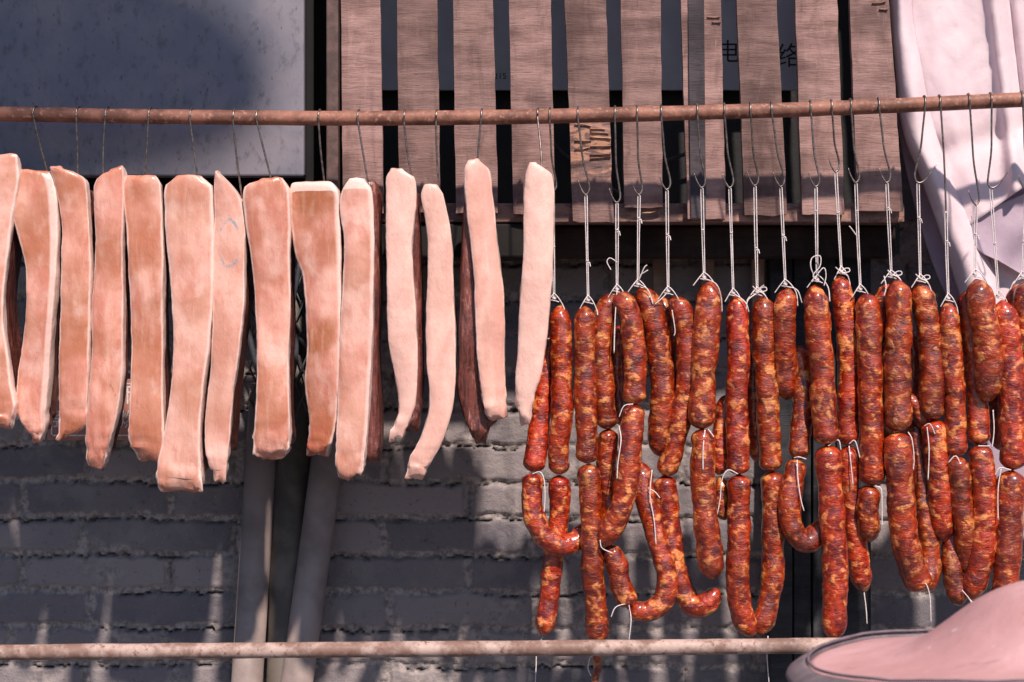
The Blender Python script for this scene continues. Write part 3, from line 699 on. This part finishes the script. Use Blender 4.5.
strip('pale pork strip curling to the left at its tip, dark lean edge on the right', [(171,390,404),(178,386,414),(200,386,416),(240,387,412),(280,388,413),(320,388,416),(350,390,418),(380,395,417),(402,398,416),(420,396,411),(432,391,404),(438,389,396)],
      (405,411,176, PK+'pale strip with the small left curl'), depth=-.006, seed=11, th=.020, pale=.8, meat=[(195,395,419),(240,396,421),(300,398,423),(360,400,424),(400,402,423),(427,404,419)], meatth=.05)
strip('pale pork strip sweeping left into a forked tail', [(187,423,438),(195,421,443),(230,427,450),(270,428,453),(320,427,455),(360,427,456),(390,430,455),(412,429,452),(440,419,443),(460,409,432),(475,406,424)],
      (437,439,190, PK+'strip with the forked tail'), depth=-.006, seed=12, th=.020, pale=.6, low=.3, endcurl=.02, meat=[(215,426,447),(270,430,452.5),(330,430,456.5),(370,431,456),(410,432,452),(440,426,444)], meatth=.048)
strip('pork strip showing red lean and white fat on its left, dark curled tail', [(162,468,480),(170,465,489),(200,466,494),(240,470,498),(280,474,503),(320,476,505),(360,478,505),(400,483,506),(416,488,507)],
      (482,477,166, PK+'strip showing red lean on its left'), depth=-.010, seed=13, th=.020, pale=.45, low=.1, yaw=R(12), split=.56, meat=[(205,465,490),(230,463,494),(270,461,499),(320,460,502),(360,459,502),(390,458,502),(416,464,500),(428,470,490),(438,474,486)], meatth=.07)
strip('cream pork strip beside the first sausages, the rightmost pork strip', [(166,528,538),(174,525,552),(220,523,554),(280,522,552),(320,519,549),(350,517,545),(380,515,540),(402,516,534),(420,520,531)],
      (538,542,170, PK+'cream strip beside the sausages'), depth=-.030, seed=14, meatth=.032, th=.024, pale=.9, low=.5)

# ------------------------------------------------------------------ sausage chains
def link_mesh(pts, r, parent, seed, blunt=(False, True)):
    n = 96; seg = 26; c = spline(pts, n); c = [q + Vector((noise.noise(Vector((seed*4.1, q.z*16, 0)))*.0026, noise.noise(Vector((seed*2.1, q.z*14, 7)))*.003, 0)) for q in c]; L = sum((b-a).length for a, b in zip(c, c[1:])); rad = []
    for i in range(n):
        s = L*i/(n-1); e = min(s, L-s); top_ = s < L-s; b_ = blunt[0] if top_ else blunt[1]; cap = r*(.80 if b_ else 1.30 + .4*((seed*37) % 10)/10)
        if e < cap:
            f = 1-(1-e/cap)**2.0; k = max(f, 0)**.62
        else: k = 1
        k = max(k, .10)
        k *= 1+.10*noise.noise(Vector((seed*3.7, s*24, 0))) + .05*noise.noise(Vector((seed*1.7, s*75, 4)))
        rad.append(r*k)
    V, Fc = tube_data(c, rad, seg, wob=.0017, seed=seed)
    o = link('sausage_link', V, Fc, SAUS, parent); return o
def twine(parent, strands, rad=.00082):
    V, Fc = [], []
    for s in strands: tube_data(spline(s, max(8, 7*len(s))), rad, 6, V, Fc, wob=.0002)
    return link('twine', V, Fc, TWINE, parent)
def tie(p, r):             # twine wound round a pinch
    out = []
    for j in range(2):
        out.append([p + Vector((math.cos(a)*r, math.sin(a)*r, .0012*j + .0006*math.sin(a*2))) for a in [2*math.pi*k/10 for k in range(11)]])
    return out
SEED = [100]; CHN = []; RF = {1:.885, 2:.87, 3:.89, 4:.93, 5:.86, 6:.96, 7:.90, 8:.91, 9:.95, 12:.92, 15:.98}
def chain(label, hk, tiep, links, ends=(), loops=(), style=0, hooklab=None, ty=0.):
    """hk: (rail px, bend px, bend py); tiep: where the twine meets the meat; links: list of ([(px,py,y)...], radius px)"""
    CHN.append(1); b = P(hk[1], hk[2], ty-.004); root = empty('sausage_chain', P(tiep[0], tiep[1], ty)); tag(root, label, 'sausages', 'sausage chains hung on white twine')
    hook(hk[0], hk[1], hk[2], 'thin wire hook holding the ' + hooklab, style=style, grp='wire hooks holding the sausages', y1=ty-.004)
    T = P(tiep[0], tiep[1], ty)
    st = []
    for s in (-1, 1):
        w_ = .0013*s; m1 = b.lerp(T, .5) + Vector((w_*1.1 + random.uniform(-.0004, .0004), 0, 0))
        st.append([b + Vector((w_*.4, -.001, .001)), b + Vector((w_*1.3, 0, -.006)), m1, T + Vector((w_*.8, -.0005, .010)), T + Vector((w_*.5, -.001, -.002))])
    kx = b.lerp(T, random.uniform(.25, .7)); st.append([kx + Vector((.0016*math.cos(a), .0016*math.sin(a), .0007*a)) for a in (0, 1.5, 3, 4.5, 6, 7.5)])
    if random.random() < .6: st.append([kx, kx + Vector((.003, -.001, .001)), kx + Vector((.0045, -.002, -.005))])
    # twine straddling the top sausage, with a knot and loose ends
    r0 = links[0][1]*.00145
    spread = random.uniform(.6, .85)*r0
    f = -r0*.62
    st.append([T + Vector((0, -.001, .010)), T + Vector((-spread*.5, f*.4, .001)), T + Vector((-spread, f*.3, -.010))])
    st.append([T + Vector((0, -.001, .010)), T + Vector((spread*.5, f*.5, .002)), T + Vector((spread, f*.5, -.011)), T + Vector((spread*1.12, f*.6, -.018-random.uniform(0, .012)))])
    st.append([T + Vector((-.006, f*.4, .000)), T + Vector((0, f*.65, -.001)), T + Vector((.007, f*.5, -.003))])
    st += tie(T + Vector((0, 0, .002)), .0028)
    for e in ends: V, Fc = tube_data(spline([P(*p) for p in e], 7*len(e)), .00085, 6, wob=.0002); link('twine_end', V, Fc, TWINE, root)
    for (x, y, yy, s) in loops:                                            # little bows
        c = P(x, y, yy); st.append([c, c+Vector((.006*s,0,.005)), c+Vector((.011*s,-.002,.005)), c+Vector((.012*s,-.002,.001)), c+Vector((.006*s,-.002,-.001)), c])
        st.append([c, c+Vector((-.005*s,-.001,.004)), c+Vector((-.008*s,-.001,.007))]); st.append([c, c+Vector((.006*s,-.003,-.003)), c+Vector((.010*s,-.003,-.007))])
    LK = []
    for pts, r in links: LK.append([P(*p) for p in pts])
    BL = [[False, False] for _ in LK]
    for i in range(len(LK)-1):                       # links of one casing butt together at the twist
        a, c = LK[i][-1], LK[i+1][0]
        if (a-c).length < .026:
            m_ = (a+c)/2; da = (a-LK[i][-2]).normalized(); dc = (c-LK[i+1][1]).normalized()
            LK[i][-1] = a.lerp(m_, .8) + da*.0007; LK[i+1][0] = c.lerp(m_, .8) + dc*.0007; BL[i][1] = True; BL[i+1][0] = True
    for (pts, r), q, bl in zip(links, LK, BL):
        SEED[0] += 1; link_mesh(q, r*.00141*RF.get(len(CHN), .955), root, SEED[0], bl)
    # bound pinches where one link follows on from another
    for (p1, r1), (p2, r2) in zip(links, links[1:]):
        a, c = P(*p1[-1]), P(*p2[0])
        if (a-c).length < .022:
            m_ = (a+c)/2; V, Fc = tube_data(spline([a.lerp(c, -.3), m_, c.lerp(a, -.3)], 8), .0022, 10)
            link('casing_twist', V, Fc, SAUS, root)
            tv, tf = tube_data(spline([m_ + Vector((math.cos(a)*.003, math.sin(a)*.003, .0002*a)) for a in [k*.7 for k in range(20)]], 60), .0008, 6); link('binding', tv, tf, TWINE, root)
    twine(root, st)
    return root
HK = 'sausages '
chain('two sausage lengths partly behind the cream pork strip, one ending in a loop', (550,553,192), (554,300), [
    ([(560,305,.012),(561,340,.010),(562,400,.010),(560,440,.012),(560,471,.014)], 13),
    ([(558,479,.02),(560,510,.025),(554,560,.03),(547,610,.03),(543,636,.03)], 12.2),
    ([(549,330,.040),(545,370,.036),(541,410,.030),(538,440,.02),(535,469,.015)], 12.6),
    ([(532,476,.012),(533,505,.008),(542,533,.006),(560,545,.008),(578,540,.018),(588,524,.03)], 12.6)],
    ends=[[(532,474,-.004),(540,472,-.008),(544,480,-.010),(545,497,-.012),(544,512,-.012)], [(543,636,.03),(537,650,.028),(536,668,.028),(535,690,.028)]], hooklab='chain just right of the cream pork strip', ty=.012)
chain('long straight chain dropping behind the pole, thin twisted tail below it', (578,586,195), (588,302), [
    ([(586,306,.0),(585,340,.0),(586,400,.0),(587,461,.0)], 13.2),
    ([(589,466,.0),(591,520,.0),(594,580,.004),(597,642,.010)], 13.4),
    ([(597,644,.010),(596,655,.010),(597,668,.010),(594,684,.010)], 4.5)],
    ends=[[(594,655,.004),(590,658,.0),(588,668,.0),(591,676,.0)]], hooklab='long straight chain with the twisted tail')
chain('tangled chain with crooked front sausage and a round loop low down', (615,617,203), (617,291), [
    ([(616,294,.006),(604,315,.006),(602,350,.006),(606,395,.006),(608,427,.008)], 12.2),
    ([(609,431,.014),(606,470,.016),(610,510,.018),(606,545,.012)], 11.5),
    ([(616,293,-.006),(628,312,-.008),(634,350,-.008),(636,405,-.006)], 13.4),
    ([(632,404,-.016),(631,440,-.018),(627,480,-.018),(618,515,-.016),(602,546,-.010)], 14),
    ([(620,325,.050),(618,370,.050),(620,425,.046)], 12),
    ([(608,545,-.002),(618,565,-.002),(621,585,-.002),(631,606,-.004)], 12.6),
    ([(628,608,-.004),(645,612,-.002),(663,600,.0),(667,572,.004),(655,530,.012),(645,500,.02),(640,462,.03)], 12.6)],
    ends=[[(617,290,-.012),(615,320,-.020),(614,353,-.022)], [(633,404,-.032),(624,406,-.034),(619,417,-.034)], [(619,426,-.016),(621,440,-.034),(618,462,-.036),(617,479,-.036)],
          [(600,540,-.022),(602,548,-.022),(612,553,-.018)], [(629,603,-.016),(616,607,-.02),(611,617,-.02)], [(629,605,-.016),(631,620,-.02),(629,640,-.02)],
          [(617,262,.0),(610,258,-.002),(607,262,-.002),(611,270,-.002)]], hooklab='tangled chain with the low round loop')
chain('thick dark sausage between the tangled chain and the curved one', (637,639,195), (638,286), [
    ([(640,288,.016),(650,308,.014),(659,350,.012),(662,400,.016),(658,456,.024)], 14)],
    ends=[[(639,284,.0),(648,290,-.006),(653,304,-.008)], [(639,280,.004),(644,268,.0),(647,265,.0)], [(640,275,.004),(648,270,.0)], [(652,470,.0),(650,495,-.004),(654,520,-.006),(656,545,-.006)], [(648,488,.0),(655,492,-.004),(660,498,-.004)]],
    hooklab='single thick dark sausage', ty=.010)
chain('chain whose right sausage bends left, hooked J shape at the bottom', (661,667,190), (668,293), [
    ([(672,297,.004),(684,318,.004),(688,360,.004),(684,400,.008),(674,440,.012),(664,473,.014)], 13),
    ([(664,478,.024),(669,520,.026),(674,560,.024),(688,600,.020),(704,605,.012),(719,589,.008)], 14.2),
    ([(662,297,.030),(666,330,.034),(670,390,.04),(668,440,.046)], 11)],
    ends=[[(667,293,-.006),(660,300,-.008),(655,304,-.008)], [(672,310,-.012),(675,330,-.014),(674,336,-.014)]], hooklab='chain with the J shaped bottom')
chain('thick orange-flecked sausage over a second one, open end beside the J', (697,702,188), (704,279), [
    ([(711,281,-.006),(708,310,-.008),(704,360,-.008),(702,428,-.008)], 14.4),
    ([(701,430,-.010),(703,480,-.010),(707,530,-.010),(713,579,-.008)], 13.4)],
    ends=[[(703,278,-.012),(716,284,-.026),(721,297,-.022),(722,312,-.016)], [(705,430,-.022),(703,450,-.030),(703,470,-.032)], [(708,429,-.024),(714,437,-.026)]], hooklab='thick orange-flecked pair')
chain('chain running down into the left side of the deep U', (724,730,188), (733,295), [
    ([(737,296,.0),(738,340,.0),(737,400,.0),(737,473,-.002)], 13.2),
    ([(740,476,.0),(739,530,.0),(738,580,.002),(742,615,.006),(755,636,.012)], 13.2),
    ([(727,395,.020),(722,430,.018),(718,475,.018)], 10.5),
    ([(748,345,.060),(750,400,.062),(750,455,.060)], 12),
    ([(720,476,.020),(721,500,.020),(725,520,.022)], 9.5)],
    ends=[[(733,293,-.006),(745,302,-.016),(749,312,-.016)], [(738,474,-.018),(728,470,-.018),(722,480,-.016),(720,500,-.014),(716,520,-.012)]], hooklab='left side of the deep U')
chain('chain running down into the right side of the deep U', (750,755,186), (757,294), [
    ([(762,296,.010),(764,330,.010),(767,400,.012),(771,470,.014)], 13.2),
    ([(771,473,.016),(773,530,.018),(773,570,.018),(768,608,.016),(757,636,.013)], 12.8),
    ([(752,330,.040),(754,400,.044),(756,462,.044)], 11)],
    ends=[[(757,293,.0),(748,300,-.008),(746,310,-.008)], [(768,636,.0),(767,655,-.002),(769,684,-.002)], [(757,290,.0),(764,285,-.004)]], loops=[(758,291,-.004,1)], hooklab='right side of the deep U', ty=.010)
chain('chain ending in a small bright loop beside the longest sausage', (771,781,187), (785,286), [
    ([(788,288,-.002),(785,315,.0),(785,350,.006),(786,400,.020)], 13.2),
    ([(800,345,.030),(803,395,.022),(799,458,.012)], 12),
    ([(798,461,.010),(790,495,.004),(792,525,.002),(806,541,.004),(821,532,.012),(832,518,.026)], 12.4)],
    ends=[[(785,286,-.008),(797,290,-.018),(802,303,-.016)], [(794,458,-.006),(799,457,-.010),(806,459,-.006)], [(797,460,-.010),(798,480,-.014),(801,500,-.016),(804,511,-.016)]], hooklab='chain with the small bright loop')
chain('chain with knotted twine tangle, hanging straight down to the pole', (810,816,187), (817,281), [
    ([(814,285,-.010),(817,320,-.010),(822,380,-.010),(826,443,-.010)], 13.8),
    ([(827,447,-.012),(831,500,-.012),(835,570,-.010),(834,640,-.006)], 13.6)],
    ends=[[(817,282,-.012),(811,268,-.018),(812,258,-.018),(820,256,-.018),(820,266,-.018),(813,276,-.020),(822,283,-.020)], [(812,282,-.018),(823,268,-.020),(826,275,-.020),(824,286,-.020)], [(828,446,-.022),(838,440,-.020),(841,450,-.018)]], hooklab='straight chain with the knotted tangle', ty=-.008)
chain('slim chain starting highest, behind the straight one, its tip by the door', (831,836,172), (841,273), [
    ([(840,276,.014),(844,310,.014),(848,360,.014),(848,443,.014)], 12.4),
    ([(848,448,.018),(851,500,.022),(856,550,.026),(864,592,.030)], 12.4)],
    ends=[[(849,444,.0),(855,441,-.004),(860,458,-.004)], [(849,446,.0),(851,465,-.004),(853,485,-.004)], [(864,592,.026),(866,608,.024),(867,624,.024)]], loops=[(841,272,.004,1)], hooklab='slim chain that starts highest', ty=.014)
chain('thick sausage with a short stubby one beneath', (850,856,183), (860,291), [
    ([(867,293,-.002),(869,330,-.004),(871,400,-.004),(871,484,-.002)], 14.2),
    ([(871,487,.002),(868,510,.004),(871,542,.010)], 12.6)],
    ends=[[(875,486,-.014),(881,489,-.016),(882,505,-.016),(882,526,-.016)], [(856,235,-.004),(851,228,-.006),(849,226,-.006)]], hooklab='thick sausage with the stubby one beneath')
chain('thick chain curling into a broad U with hanging twine end', (878,887,183), (891,277), [
    ([(896,279,-.008),(899,310,-.010),(898,370,-.010),(897,430,-.010)], 14.4),
    ([(898,434,-.012),(900,490,-.012),(906,545,-.008),(922,590,.0)], 15),
    ([(922,591,.008),(930,565,.016),(926,520,.022),(920,470,.028),(914,420,.034)], 11.5),
    ([(889,284,.026),(881,310,.028),(880,360,.032)], 11),
    ([(912,330,.050),(912,370,.052),(908,412,.052)], 12),
    ([(886,366,.046),(884,410,.050),(886,470,.052)], 12),
    ([(906,392,.018),(917,410,.016),(926,430,.02)], 9)],
    ends=[[(920,583,-.018),(926,584,-.020),(930,598,-.020),(931,622,-.020)], [(908,432,-.018),(912,440,-.020),(914,460,-.020),(912,480,-.020)], [(884,276,-.014),(886,287,-.018),(884,296,-.018)]], loops=[(893,275,-.014,1)], hooklab='thick chain with the broad U')
chain('chain with little bow of twine, thick dark-patched lower sausage', (924,918,183), (920,281), [
    ([(920,283,.004),(926,315,.004),(931,360,.004),(933,418,.006)], 13.6),
    ([(933,422,.006),(937,460,.008),(941,500,.010),(944,542,.016)], 14.2)],
    ends=[[(924,426,-.010),(930,424,-.014),(935,434,-.012)], [(927,427,-.012),(929,450,-.014),(928,480,-.014)]], loops=[(921,279,-.004,1)], style=2, hooklab='chain tied with a little bow')
chain('slimmest chain, two narrow sausages left of the thick curved pair', (939,946,212), (948,300), [
    ([(948,302,-.002),(951,340,-.002),(955,400,.0),(957,455,.0)], 11.2),
    ([(957,458,-.002),(961,500,-.002),(966,545,.004),(972,575,.014)], 12)],
    ends=[[(948,463,-.012),(956,456,-.016),(961,470,-.016),(964,504,-.016)]], style=3, hooklab='slimmest chain')
chain('thick curved pair joined into a narrow U with bright orange tip', (968,976,205), (975,276), [
    ([(976,279,-.010),(982,310,-.012),(988,350,-.012),(987,402,-.006)], 15),
    ([(968,290,.016),(972,340,.016),(977,390,.012),(978,444,.006)], 12.5),
    ([(981,446,.0),(984,490,-.004),(984,540,-.004),(970,600,.004)], 13.4),
    ([(997,330,.046),(1000,380,.050),(999,450,.050)], 12),
    ([(960,606,.010),(954,575,.016),(952,545,.022),(954,505,.028)], 11.8)],
    ends=[[(993,410,-.008),(994,430,-.010),(992,448,-.010)], [(962,590,-.006),(970,600,-.012),(975,612,-.014)], [(968,598,-.010),(977,606,-.014)], [(978,446,-.010),(990,446,-.012)]], style=0, hooklab='curved pair with the orange tip')
chain('stout straight pair at right with long twine end, last complete chain', (990,991,188), (998,297), [
    ([(1002,300,-.004),(1008,335,-.004),(1012,400,-.004),(1012,468,-.004)], 14),
    ([(1011,472,-.006),(1010,520,-.006),(1006,570,-.006),(1000,622,.0)], 14.6)],
    ends=[[(1011,470,-.020),(1000,468,-.020),(995,475,-.018)], [(1001,469,-.022),(998,490,-.024),(998,520,-.024)]], style=2, hooklab='stout straight pair at right')
chain('sausage cut off by the right edge of the photo', (1021,1026,190), (1022,278), [
    ([(1024,281,.010),(1026,320,.010),(1030,380,.010),(1031,450,.010)], 14),
    ([(1018,284,.030),(1014,320,.034),(1016,400,.036)], 11)], ends=[[(1022,278,.0),(1014,282,-.004),(1010,290,-.004)]], hooklab='sausage cut off at the right edge')

# ------------------------------------------------------------------ tarpaulin, right
def sheet(name, edgeL, edgeR, ydepth, mat, parent, nu=70, nv=90, th=.0015):
    """grid between two traced edges given as lists of (px,py); ydepth(u,v) gives depth"""
    A = spline([Vector((a, b, 0)) for a, b in edgeL], nv); B = spline([Vector((a, b, 0)) for a, b in edgeR], nv)
    V, Fc = [], []
    for j in range(nv):
        for i in range(nu):
            u = i/(nu-1); v = j/(nv-1); q = A[j].lerp(B[j], u)
            V.append(P(q.x, q.y, ydepth(u, v, q)))
    for j in range(nv-1):
        for i in range(nu-1): a = j*nu+i; Fc.append((a, a+1, a+nu+1, a+nu))
    o = link(name, V, Fc, mat, parent); s = o.modifiers.new('thickness', 'SOLIDIFY'); s.thickness = th; return o
tp = empty('tarpaulin', P(960, 290, .12)); tag(tp, 'dirty white tarpaulin hanging in folds at the upper right', 'tarpaulin')
def dmain(u, v, q):
    x = q.x - (q.y)*.12
    n_ = noise.noise(Vector((x*.016, q.y*.004, 1)))*.010 - abs(noise.noise(Vector((q.x*.035+q.y*.012, q.y*.022-q.x*.01, 5))))*.004 - abs(noise.noise(Vector((q.x*.10, q.y*.05, 8))))*.0012
    f1 = -.020*math.exp(-((x-994)/7.)**2) + .012*math.exp(-((x-1009)/4.)**2)*(1 if q.y < 130 else .3)
    f3 = .008*math.exp(-((q.y-150-(x-930)*-.28)/14)**2)
    roll = .0
    if u < .14: roll = .010*(1-u/.14)
    bot = .016*max(0, (v-.7)/.3)**2
    return .115 + n_ + f1 + f3 + roll - bot
sheet('upper_sheet', [(901,-150),(907,0),(912,60),(926,120),(942,170),(957,212),(966,228)], [(1090,-150),(1090,0),(1090,50),(1090,90),(1090,120),(1090,135),(1090,140)], dmain, TARP, tp)
# rolled edge left of the sheet
def dr(u, v, q): return .118 - .030*math.sin(math.pi*min(1, u*1.02))**.8 + noise.noise(Vector((q.y*.02, u*2, 3)))*.006
sheet('rolled_edge', [(884,-150),(890,0),(895,60),(903,130),(920,175),(940,230),(962,300),(990,380)], [(905,-150),(911,0),(920,60),(932,120),(950,175),(974,225),(996,280),(1018,360)], dr, TARP, tp, nu=26)
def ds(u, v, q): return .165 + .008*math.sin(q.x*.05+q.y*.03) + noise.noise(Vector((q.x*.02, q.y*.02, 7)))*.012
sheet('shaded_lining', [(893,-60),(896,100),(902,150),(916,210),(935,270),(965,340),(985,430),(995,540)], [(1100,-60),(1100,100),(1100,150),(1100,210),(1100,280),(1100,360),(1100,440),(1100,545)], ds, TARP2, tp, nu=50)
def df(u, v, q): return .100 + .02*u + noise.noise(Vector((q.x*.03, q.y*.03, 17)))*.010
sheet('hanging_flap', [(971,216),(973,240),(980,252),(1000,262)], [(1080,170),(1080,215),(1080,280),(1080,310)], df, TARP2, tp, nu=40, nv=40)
def dl(u, v, q): return .135 - .008*math.sin(u*math.pi) + noise.noise(Vector((q.x*.03, q.y*.03, 27)))*.008
sheet('lower_fold', [(966,236),(984,300),(1000,350)], [(1080,240),(1080,310),(1080,360)], dl, TARP, tp, nu=30, nv=30)

# ------------------------------------------------------------------ pink cap in the foreground, on its stand
def cap():
    yc = -1.12; c = P(1085, 668, yc); Rr = 295*(D+yc)/F
    prof = []                                          # (r fraction, height) from the rim inward
    for i in range(41):
        s = i/40; r = 1-s
        h = .006 + .004*min(1, (1-r)/.3) + .060/(1+math.exp((r-.43)/.090))
        prof.append((r, h))
    t = empty('sun_hat', (c.x, c.y, c.z-.02)); tag(t, 'faded pink fabric hat with grey edging, blurred in the lower right corner', 'hat')
    tilt = Matrix.Rotation(R(-4.5), 4, 'X') @ Matrix.Rotation(R(-2), 4, 'Y')
    def place(r, a, h):
        rx = Rr*r; q = Vector((rx*math.cos(a), rx*.95*math.sin(a), h + .004*math.sin(a*3+1)*r + .0015*noise.noise(Vector((r*6*math.cos(a), r*6*math.sin(a), 0)))))
        return Vector((c.x, c.y, c.z)) + (tilt @ q)
    seg = 96; V, Fc = [], []
    rows = [(r, h) for r, h in prof if r < .93]
    for r, h in rows:
        for k in range(seg): V.append(place(max(r, .001), 2*math.pi*k/seg, h))
    for i in range(len(rows)-1):
        for k in range(seg): a = i*seg+k; b = i*seg+(k+1) % seg; Fc.append((a, b, b+seg, a+seg))
    o = link('crown_and_brim', V, Fc, CAP0, t); s = o.modifiers.new('thickness', 'SOLIDIFY'); s.thickness = .003; fixnormals(o)
    V, Fc = [], []
    ring = [(.932, .0105), (.95, .0095), (.975, .0070), (1.0, .0032), (1.004, .0005), (1.0, -.002), (.97, -.0005), (.935, .0030)]
    for r, h in ring:
        for k in range(seg): V.append(place(r, 2*math.pi*k/seg, h))
    n = len(ring)
    for i in range(n):
        for k in range(seg):
            a = i*seg+k; b = i*seg+(k+1) % seg; a2 = ((i+1) % n)*seg+k; b2 = ((i+1) % n)*seg+(k+1) % seg; Fc.append((a, b, b2, a2))
    fixnormals(link('edging', V, Fc, TRIM, t))
    V, Fc = [], []                                     # seam round the brim
    pts = [place(.925, 2*math.pi*k/seg, .0125) for k in range(seg+1)]; tube_data(pts, .0012, 6, V, Fc); link('seam', V, Fc, TRIM, t)
    st = tube('stand', [Vector((c.x, c.y, 0)), Vector((c.x, c.y, c.z-.06)), Vector((c.x, c.y, c.z-.012)), Vector((c.x, c.y, c.z+.045))], [.02, .02, .085, .07], BAMB, None, 24, Vector((c.x, c.y, 0)))
    tag(st, 'turned wooden stand holding up the pink hat', 'stand')
cap()

# ------------------------------------------------------------------ added unseen tray off the picture's upper left (its shade falls on the cabinet)
def blocker():
    y0 = .085; c = P(-50, 42, y0) + SUN*2.4
    sx = (D+y0)/F
    t = empty('sun_blocker', c); tag(t, 'added unseen disc casting shade on the cabinet', 'blocker')
    V, Fc = [], []; seg = 72; a1, a2 = 326*sx, 142*sx; th = R(8)
    ex = Vector((1, 0, 0)); up = Vector((0, -math.sin(EL)*.0, 1))
    for dz in (0, .012):
        for f in (0.02, 1):
            for k in range(seg):
                a = 2*math.pi*k/seg; x = math.cos(a)*a1*f; z = math.sin(a)*a2*f*(1+.06*math.sin(3*a))
                V.append(c + Vector((x*math.cos(th) + z*math.sin(th), -dz, -x*math.sin(th) + z*math.cos(th))))
    for k in range(seg):
        b = (k+1) % seg
        Fc += [(k, b, seg+b, seg+k), (2*seg+k, 3*seg+k, 3*seg+b, 2*seg+b), (seg+k, seg+b, 3*seg+b, 3*seg+k)]
    link('blocker_disc', V, Fc, BAMB, t)
    link('rim', *tube_data([c + Vector((math.cos(a)*a1*math.cos(th)+math.sin(a)*a2*math.sin(th), -.006, -math.cos(a)*a1*math.sin(th)+math.sin(a)*a2*math.cos(th))) for a in [2*math.pi*k/60 for k in range(61)]], .006, 8), BAMB, t)
blocker()
for o in bpy.data.objects:
    if '_o' in o: del o['_o']
